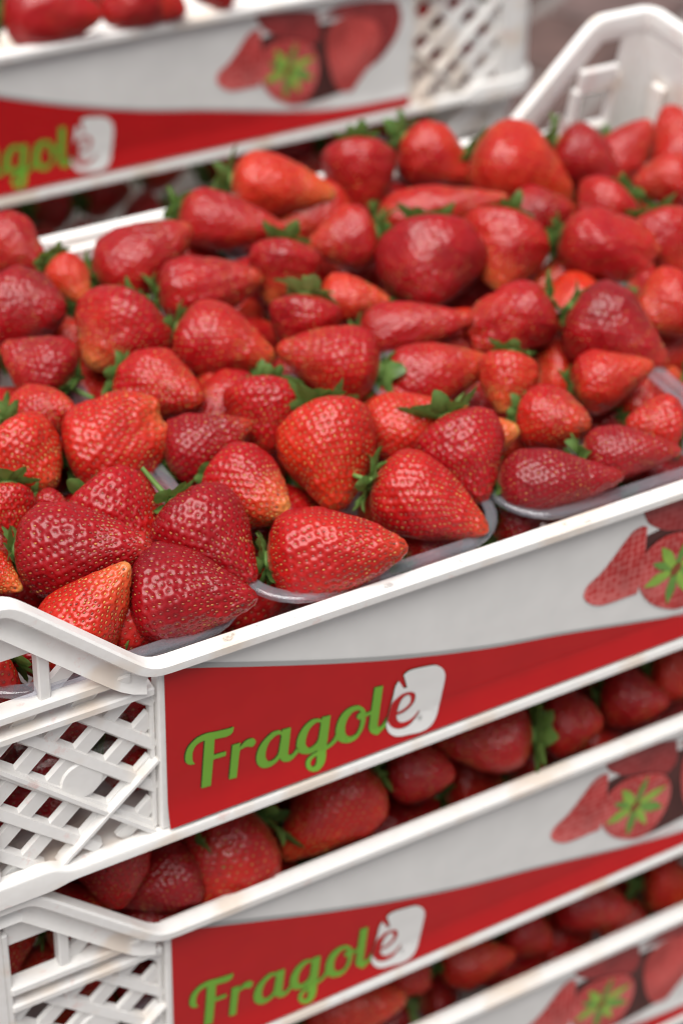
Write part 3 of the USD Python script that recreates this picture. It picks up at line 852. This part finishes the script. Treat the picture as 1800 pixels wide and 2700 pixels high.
def build_berry(Lb, w, tone, pale, con, flags, seed, res, label, group, R, t):
    rg = np.random.default_rng(seed + 999)
    b = thing('strawberry', label, 'strawberry', group, R=R, t=t)
    fl, sd_, _ = berry_mesh(Lb, w, tone, pale, con, flags, seed, res)
    flesh = obj('flesh', (fl[0], fl[1]), 'berry_flesh', b, smooth=True, tint=fl[2])
    obj('seeds', (sd_[0], sd_[1]), 'berry_seed', flesh, smooth=True, tint=sd_[2], kind='stuff')
    z0 = -Lb / 2
    leafy_ = 'leafy' in flags
    cal = obj('calyx', trimesh.creation.icosphere(2, 1.0).apply_transform(np.diag([.0042, .0042, .0016, 1])).apply_translation([0, 0, z0 - .0004]), 'stem_green', b, smooth=True)
    n = rg.integers(8, 11)
    pale_ = 'leafyup' in flags
    for q in range(n):
        az = 2 * np.pi * q / n + rg.uniform(-.18, .18)
        ln = rg.uniform(.0080, .0130) * (w / .032) ** .5 * (1.35 if leafy_ else 1)
        lift = rg.uniform(-.45, .25) + (.40 if leafy_ else 0)
        curl = rg.uniform(-.9, 1.5)
        obj('sepal', sepal(rg, ln, rg.uniform(.0054, .0080) * (1.25 if leafy_ else 1), az, lift, curl, z0 - .0006 - .0002 * (q % 3), .0026), 'sepal_pale' if pale_ else 'sepal_green', cal, smooth=True)
    if 'stalk' in flags or rg.random() < .3:
        l_ = .016 if 'stalk' in flags else rg.uniform(.005, .012)
        cx_, cy_ = rg.uniform(-.4, .4, 2) * l_
        tt = np.linspace(0, 1, 6)
        obj('stalk', tube(np.stack([cx_ * tt ** 2, cy_ * tt ** 2, z0 - .001 - l_ * tt], 1), .0012, .0009), 'stem_green', b, smooth=True)
    return b


DATA = [
('1',[36.6,116.9,90.9],[0.852,-0.294,0.433],41.8,34.9,0.3,0.45,0.75,'double','large bright red strawberry with two greenish tips pointing right'),
('1',[14.8,71.9,88.7],[0.253,-0.954,-0.161],34.3,34.9,0.55,0.25,0.55,'','dark glossy strawberry whose orange tip meets the berry with a pale blemish'),
('1',[-6.8,56.2,97.7],[0.798,-0.574,0.185],47.6,29.8,0.72,0.2,0.6,'blemish','dark red strawberry with small pale blemish,left of the stalked one'),
('1',[40.2,46.1,90.5],[0.306,-0.893,-0.329],41.9,32.1,0.68,0.05,0.75,'stalk','dark red conical strawberry with upright green stalk,tip pointing down to the tray rim'),
('1',[20.7,23.6,90.0],[0.795,-0.596,0.114],44.0,33.5,0.75,0.05,0.8,'','darkest red strawberry in the front corner of the open tray,tip pointing right'),
('1',[-16.2,31.5,90.0],[0.666,-0.095,0.74],44.3,29.2,0.12,0.6,0.9,'bruise','orange pointed strawberry poking up behind the front left tray corner'),
('1',[-37.4,64.6,90.0],[0.517,-0.833,-0.197],19.8,14.8,0.1,0.9,0.6,'','small strawberry with pale green tip just above the raised tray rim at far left'),
('1',[-19.8,94.7,90.0],[-0.279,-0.789,-0.547],20.5,19.5,0.5,0.15,0.5,'','red strawberry with leaves beside it at the left edge,above the green tipped one'),
('1',[-0.9,120.8,90.0],[0.286,-0.913,-0.291],30.1,31.8,0.22,0.35,0.6,'darktip','orange red strawberry with dark seeded tip at the left edge,under the small round one'),
('1',[17.4,147.3,90.0],[0.617,-0.599,0.511],27.3,22.1,0.4,0.1,0.2,'','small round red strawberry lying left above the double tipped one'),
('1',[27.9,180.5,90.0],[-0.591,0.67,0.449],29.8,25.0,0.6,0.15,0.65,'','dark strawberry pointing up left at the left edge,above the small round one'),
('1',[66.9,141.4,90.0],[0.404,-0.909,0.102],37.4,28.3,0.25,0.15,0.35,'ridged','wide pink ridged strawberry with vertical rows of seeds,above the double tipped one'),
('1',[67.6,102.6,89.9],[0.856,-0.338,0.391],35.0,25.7,0.72,0.3,0.75,'','dark red strawberry with orange tip raised to the right,beside the double tipped one'),
('1',[95.6,107.6,90.0],[-0.423,-0.787,-0.448],27.8,29.7,0.42,0.0,0.35,'matte','dull pink finely seeded dome shaped strawberry behind the big orange one'),
('1',[67.4,67.0,90.0],[0.296,-0.937,0.188],34.9,29.1,0.35,0.6,0.45,'','round strawberry with yellowish tip facing the viewer,above the stalked one'),
('1',[105.8,72.9,90.0],[-0.239,-0.878,-0.416],41.3,36.2,0.16,0.15,0.35,'leafy','big upright orange red strawberry with golden seeds in the middle of the open tray'),
('1',[79.5,21.8,90.0],[0.832,-0.501,0.237],49.5,32.2,0.45,0.3,0.6,'','largest front strawberry,glossy red,lying along the clear punnet rim'),
('1',[126.6,31.5,90.0],[0.64,-0.76,-0.114],45.6,28.7,0.5,0.35,0.7,'','glossy red strawberry with orange tip inside the rounded corner of the front punnet'),
('1',[152.5,47.2,91.5],[-0.026,-0.882,-0.471],36.2,32.5,0.66,0.1,0.6,'leafy','dark red strawberry with spread green leaves on top beside the punnet corner'),
('1',[148.8,77.9,89.5],[0.904,-0.282,0.323],41.9,26.3,0.15,0.7,0.5,'','long pale orange strawberry lying behind the big upright one'),
('1',[173.6,62.0,86.6],[0.856,-0.334,0.395],23.8,18.5,0.2,0.9,0.5,'','strawberry with yellow seeded tip sticking out behind the leafy dark one'),
('1',[181.2,23.2,89.1],[0.81,-0.565,0.156],46.8,24.2,0.85,0.1,0.7,'','maroon strawberry resting on the second clear punnet rim,behind the punnet corner'),
('1',[217.4,25.1,90.0],[0.843,-0.51,0.172],37.0,20.0,0.75,0.15,0.6,'','dark strawberry above the tray rim at the right,directly behind the maroon one'),
('1',[202.3,55.4,90.0],[0.393,-0.878,0.272],28.8,26.6,0.3,0.35,0.35,'darktip','round strawberry with a dark greenish spot at its tip,right of the leafy one'),
('1',[241.5,70.5,90.0],[0.83,-0.427,0.359],33.7,24.1,0.3,0.35,0.65,'','red strawberry with blunt orange tip pointing right,above the one with the dark spot'),
('1',[236.6,36.1,90.0],[-0.895,0.378,0.239],22.5,21.3,0.4,0.1,0.2,'','round red strawberry cut by the right edge of the picture,lower one'),
('1',[196.6,84.7,91.2],[-0.535,-0.633,-0.56],24.9,23.1,0.15,0.6,0.4,'','orange strawberry with pale streak to its tip,right of the long blunt one'),
('1',[179.2,108.0,86.9],[0.867,-0.459,0.194],44.3,23.4,0.45,0.5,0.35,'','long blunt red strawberry with greenish brown end pointing right'),
('1',[136.9,130.3,91.7],[-0.82,0.548,0.167],41.5,29.9,0.3,0.15,0.75,'leafy','red strawberry pointing left with leaves at its right end,behind the big upright one'),
('1',[104.9,159.1,90.0],[0.623,-0.779,-0.07],41.5,30.1,0.35,0.45,0.55,'','red strawberry with orange underside in the tray middle,right of the pink blunt one'),
('1',[65.9,183.9,90.0],[-0.791,-0.504,-0.347],34.3,35.6,0.35,0.5,0.35,'','pinkish red strawberry with dark spot on its orange tip,left middle of the tray'),
('1',[119.4,201.0,90.0],[0.874,-0.429,0.23],44.4,29.4,0.55,0.3,0.65,'ridged','plump ribbed red strawberry pointing right with orange tip, upper left of the pile'),
('1',[104.9,236.6,90.0],[0.891,-0.182,0.416],46.2,28.1,0.6,0.2,0.3,'','smooth dark red strawberry leaning over the white back rim'),
('1',[153.6,245.5,90.0],[0.764,-0.642,-0.065],47.7,23.5,0.6,0.15,0.65,'','dark strawberry with leaf tuft at its left end above the white back rim'),
('1',[190.4,263.7,90.0],[0.772,-0.635,0.027],46.8,28.7,0.12,0.6,0.5,'leafy','orange red strawberry with pale yellow spot at the top of the pile'),
('1',[227.6,255.9,90.0],[-0.324,-0.702,-0.634],34.3,33.2,0.6,0.1,0.55,'','crimson strawberry standing tip down at the top of the pile'),
('1',[271.7,255.4,90.0],[0.532,-0.792,-0.299],39.2,28.6,0.3,0.1,0.55,'leafy','red strawberry with green leaf at its left shoulder on the pile crest'),
('1',[303.1,228.1,90.0],[0.645,-0.728,-0.234],50.0,40.0,0.12,0.3,0.4,'','very large orange red strawberry leaning on the back rim'),
('1',[292.0,195.2,90.0],[0.854,-0.429,0.295],28.5,22.5,0.6,0.2,0.2,'','dark red strawberry tucked under the very large orange one'),
('1',[249.8,217.0,90.0],[0.872,-0.439,0.218],59.0,21.4,0.3,0.2,0.65,'','long thin horizontal strawberry tapering to the right near the pile crest'),
('1',[340.2,224.8,90.3],[0.577,-0.777,-0.252],36.3,26.7,0.72,0.1,0.6,'leafy','crimson strawberry with dark leaf at its left,before the raised white corner'),
('1',[366.2,228.8,90.0],[0.804,0.046,0.593],33.8,22.7,0.55,0.0,0.6,'','small dark strawberry pointing up against the raised white corner'),
('1',[394.5,222.7,90.0],[-0.029,0.705,0.708],38.2,32.7,0.5,0.0,0.4,'','strawberry standing at the right edge inside the raised white corner'),
('1',[363.0,195.2,90.0],[-0.939,0.3,-0.17],29.4,25.4,0.4,0.1,0.4,'','glossy red strawberry with green leaves below it,at the upper right edge'),
('1',[317.3,181.9,90.0],[-0.891,-0.234,-0.389],27.3,28.8,0.45,0.1,0.35,'','dusky pink strawberry right of the dark one under the very large orange berry'),
('1',[298.6,150.9,92.6],[0.727,-0.685,-0.055],46.3,29.9,0.5,0.2,0.2,'lobed','wide cockscomb shaped strawberry with folded lobes'),
('1',[328.1,146.8,89.2],[-0.018,-0.83,-0.557],33.2,28.2,0.4,0.2,0.5,'','pink red strawberry at the right edge beside the cockscomb shaped one'),
('1',[294.2,105.0,90.0],[-0.988,0.074,-0.137],28.9,27.0,0.2,0.3,0.4,'','bright orange strawberry at the right edge,below the cockscomb shaped one'),
('1',[262.8,95.0,90.0],[0.513,-0.818,-0.261],46.2,32.9,0.72,0.25,0.7,'','big dark crimson strawberry with orange tip pointing down right'),
('1',[222.7,123.3,90.0],[-0.938,0.057,-0.342],40.5,28.3,0.5,0.15,0.6,'wedge','wedge shaped crimson strawberry with orange underside,left of the big crimson one'),
('1',[253.3,172.5,90.0],[-0.586,-0.593,-0.553],36.4,35.7,0.42,0.5,0.5,'','plump strawberry with bright orange tip down,right of the biggest maroon one'),
('1',[215.2,174.5,90.0],[-0.411,-0.848,-0.336],39.9,42.5,0.82,0.0,0.2,'leafy','biggest maroon strawberry with leaves on top,upper middle of the pile'),
('1',[185.8,137.4,90.0],[0.877,-0.41,0.252],46.8,20.9,0.62,0.2,0.7,'','long crimson strawberry tapering right,below the biggest maroon one'),
('1',[172.0,166.3,90.0],[0.819,-0.557,0.14],29.0,20.9,0.1,0.4,0.6,'','small orange strawberry with clean pointed tip to the right'),
('1',[140.5,157.1,90.0],[-0.402,-0.578,-0.711],17.8,29.7,0.55,0.0,0.3,'leafyup','shiny red strawberry with pale green calyx on top,above the left pointing one'),
('1',[152.7,197.6,90.0],[-0.455,-0.657,-0.601],27.9,29.8,0.5,0.6,0.5,'','crimson strawberry with orange tip hanging down,upper middle'),
('1',[191.7,212.2,90.0],[-0.965,0.244,-0.092],30.5,24.8,0.4,0.3,0.45,'leafyR','pink orange strawberry with small green leaf at its right,below the crimson tip down one'),
('1',[55.0,263.8,90.0],[0.471,-0.807,-0.355],33.3,23.1,0.5,0.1,0.6,'','pink strawberry pointing down right at the left edge before the white back rim'),
('1',[66.6,230.5,90.0],[0.231,-0.915,-0.331],23.8,17.0,0.0,0.7,0.4,'','pale orange strawberry with a big green leaf lying on it,near the back rim left'),
('1',[41.6,217.5,90.0],[0.479,-0.829,0.287],30.5,31.4,0.85,0.0,0.2,'','dark maroon dome shaped strawberry at the left edge'),
('1',[-2.8,92.7,87.6],[0.578,-0.816,0.007],16.2,11.5,0.7,0.0,0.3,'','dark little strawberry deep in the gap under the double tipped one'),
('2',[-11.3,24.6,-41.2],[-0.227,-0.68,-0.697],31.1,29.9,0.75,0.0,0.3,'','dark seeded strawberry left in the upper slot between the stacked trays'),
('2',[32.4,23.0,-62.5],[-0.865,-0.184,-0.466],53.1,40.0,0.5,0.2,0.55,'leafyR','very big strawberry with leaf at its upper right in the upper slot'),
('2',[86.1,23.5,-56.8],[-0.867,-0.126,-0.482],50.7,30.9,0.4,0.4,0.6,'','orange red strawberry pointing down left in the upper slot,third from the left'),
('2',[132.6,23.8,-52.8],[0.703,-0.667,0.245],28.1,26.0,0.65,0.1,0.25,'leafyL','dark round strawberry with dark leaf at its left in the upper slot'),
('2',[163.4,24.2,-47.3],[-0.912,0.408,-0.04],40.6,31.0,0.5,0.2,0.5,'leafyR','strawberry with green leaf hanging over the second tray rim'),
('2',[212.8,23.2,-60.0],[0.693,-0.688,0.217],26.3,27.1,0.65,0.1,0.3,'','dark strawberry right of the hanging green leaf in the upper slot'),
('2',[247.3,23.3,-59.5],[0.683,-0.704,0.194],29.9,24.6,0.7,0.1,0.3,'','dark strawberry near the right end of the upper slot'),
('2',[272.2,23.5,-56.0],[0.69,-0.723,0.033],24.9,24.9,0.4,0.2,0.3,'','orange red strawberry at the right edge in the upper slot'),
('3',[107.3,17.3,-189.7],[0.789,-0.543,0.287],47.5,30.1,0.4,0.3,0.4,'','orange red strawberry lowest in the lower slot between the trays'),
('3',[136.1,17.5,-187.0],[0.338,-0.931,-0.141],20.4,24.4,0.55,0.1,0.3,'','strawberry behind the lowest orange one in the lower slot'),
('3',[175.4,16.7,-196.8],[0.83,-0.53,0.175],35.6,22.9,0.4,0.2,0.45,'','strawberry left of the middle in the lower slot,with orange side'),
('3',[206.5,16.7,-198.1],[0.367,-0.923,-0.113],20.5,23.2,0.55,0.1,0.3,'','round strawberry in the middle of the lower slot'),
('3',[243.2,16.9,-194.1],[0.615,-0.786,0.063],36.9,27.8,0.6,0.05,0.25,'','dark round strawberry right of the middle in the lower slot'),
('3',[291.8,16.3,-203.1],[0.816,-0.564,0.13],24.3,28.6,0.25,0.3,0.5,'leafyL','strawberry with olive green leaves at the right end of the lower slot'),
('b',[168.5,478.9,87.1],[0.733,-0.67,0.117],50.3,37.4,0.6,0.0,0.4,'leafyL','blurred pink strawberry with pale leaves above the label of the tray behind,far left'),
('b',[208.8,474.1,87.1],[-0.82,-0.257,-0.511],30.9,30.8,0.55,0.0,0.4,'','blurred crimson strawberry left of the small green leaf in the tray behind'),
('b',[226.5,472.8,87.1],[0.553,-0.818,-0.157],32.6,28.6,0.5,0.0,0.4,'leafyR','blurred red strawberry beside the dark gap in the tray behind'),
('b',[264.6,473.9,87.1],[0.035,-0.844,-0.536],23.2,26.6,0.6,0.0,0.4,'','blurred dark strawberry at the top edge of the picture in the tray behind'),
('b',[152.1,520.4,87.1],[0.639,-0.748,-0.179],36.4,35.7,0.5,0.0,0.4,'','blurred red strawberry in the top left corner of the picture'),
]
G1 = 'strawberries heaped in the open tray'
GS = {'1': G1, '2': 'strawberries in the slot under the open tray', '3': 'strawberries in the lower slot', 'b': 'strawberries in the blurred tray behind'}
small = []
for i, (kind, c, ax, Lb, w, tone, pale, con, flags, label) in enumerate(DATA):
    c = np.array(c) / 1000
    depth = (c - EYE) @ FWD
    hero = depth < .82 and kind in '12'
    mid = kind in '123'
    Lb, w, con = max(Lb * 1.06, w * .92) / 1000, w * 1.15 / 1000, min(1, con * .85 + .14)
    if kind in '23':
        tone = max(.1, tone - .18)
    R = frame(ax, FWD)
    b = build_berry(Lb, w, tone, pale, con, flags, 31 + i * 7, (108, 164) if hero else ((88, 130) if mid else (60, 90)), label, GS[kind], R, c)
    if not hero and not mid and False or (mid and not hero and 'lobed' not in flags and 'stalk' not in flags):
        small.append((b, w))


# ------------------------------------------------------------------ more fruit under the top layer and in the other trays
def rand_rot(rg):
    q = rg.normal(size=4); q /= np.linalg.norm(q)
    a, x, y, z = q
    return np.array([[1 - 2 * (y * y + z * z), 2 * (x * y - a * z), 2 * (x * z + a * y)], [2 * (x * y + a * z), 1 - 2 * (x * x + z * z), 2 * (y * z - a * x)], [2 * (x * z - a * y), 2 * (y * z + a * x), 1 - 2 * (x * x + y * y)]])


rf = np.random.default_rng(23)


def fill(pts, label, group, jit=.003, along=True):
    for x, y, z in pts:
        b, w = small[rf.integers(len(small))]
        s = rf.uniform(.030, .035) / max(w, .024)
        s = min(s, 1.25)
        p = np.array([x, y, z]) + rf.normal(0, jit, 3)
        q = rand_rot(rf)
        if along:                                        # lying along the wall, so that it stays inside the tray
            q = frame((rf.choice([-1, 1]), rf.uniform(-.25, .25), rf.uniform(-.3, .3)), rf.normal(size=3))
        copy_of(b, 'strawberry', label, 'strawberry', group, R=q * s, t=p)


fill([(x, y, .0605) for x in np.arange(-.055, .385, .0375) for y in np.arange(.037, .262, .0370)] + [(x, y, .071) for x in (.0425, .1545, .266) for y in (.070, .105, .140)] + [(x, .139, .071) for x in (-.02, .01, .115, .2, .23, .31)] + [(.089, .133, .080), (.200, .258, .076), (.284, .156, .078)],
     'strawberry lying half hidden in the layer under the top fruit of the open tray', 'strawberries under the top layer of the open tray')
fill([(x, y, z) for y, z in ((.031, .016), (.034, .047), (.033, .078)) for x in (-.062, -.030, .004)],
     'strawberry showing only through the lattice corner of the open tray', 'strawberries behind the lattice of the open tray', .002)
for k, nm in ((1, 'second'), (2, 'third')):
    o = CR2 * k
    fill([tuple(o + [x, y, z]) for x in np.arange(-.05, .38, .036) for y, z in ((.044, .040), (.060, .062), (.066, .084), (.100, .090))],
         'strawberry in shade deeper inside the %s tray' % nm, 'strawberries in shade inside the %s tray' % nm)
    fill([tuple(o + q) for q in [(x, y, z) for y, z in ((.031, .016), (.034, .047), (.033, .079)) for x in (-.062, -.030, .004)]],
         'strawberry showing through the lattice corner of the %s tray' % nm, 'strawberries behind the lattice of the %s tray' % nm, .002)
bk = lambda x, y, z, lv: RB @ np.array([x, y, z]) + BK - [0, 0, .1375 * lv]
fill([tuple(bk(x, y, z, 1)) for x in np.arange(-.05, .38, .040) for y, z in ((.032, .078), (.068, .084))],
     'strawberry in the dark gap of the stack behind', 'strawberries in the dark gap of the stack behind')
fill([tuple(bk(x, y, .090, 0)) for x in np.arange(-.05, .38, .041) for y in (.046, .084, .122)],
     'strawberry in the tray on top of the stack behind', 'strawberries in the top tray of the stack behind')
fill([tuple(bk(x, .03, z, 0)) for x in (.335, .355, .375) for z in (.02, .05, .085)],
     'strawberry behind the blurred lattice of the stack behind', 'strawberries behind the blurred lattice')

# ------------------------------------------------------------------ water drops on the rim of the open tray
drops = []
for q in range(26):
    x = rng.uniform(.02, .26); a = rng.uniform(-.0004, .0040)
    s = rng.uniform(.0003, .0008) if q > 2 else rng.uniform(.0012, .0018)
    d = trimesh.creation.icosphere(2, 1.0)
    d.apply_transform(np.diag([s * rng.uniform(1, 1.8), s, s * (.5 if q > 3 else .22), 1]))
    d.apply_translation([x, K * ZT - a, ZT + .0001])
    drops.append(d)
tag(obj('water_drops', join(drops), 'water', smooth=True), 'small water drops beaded on the white rim of the open tray', 'water drops', kind='stuff')
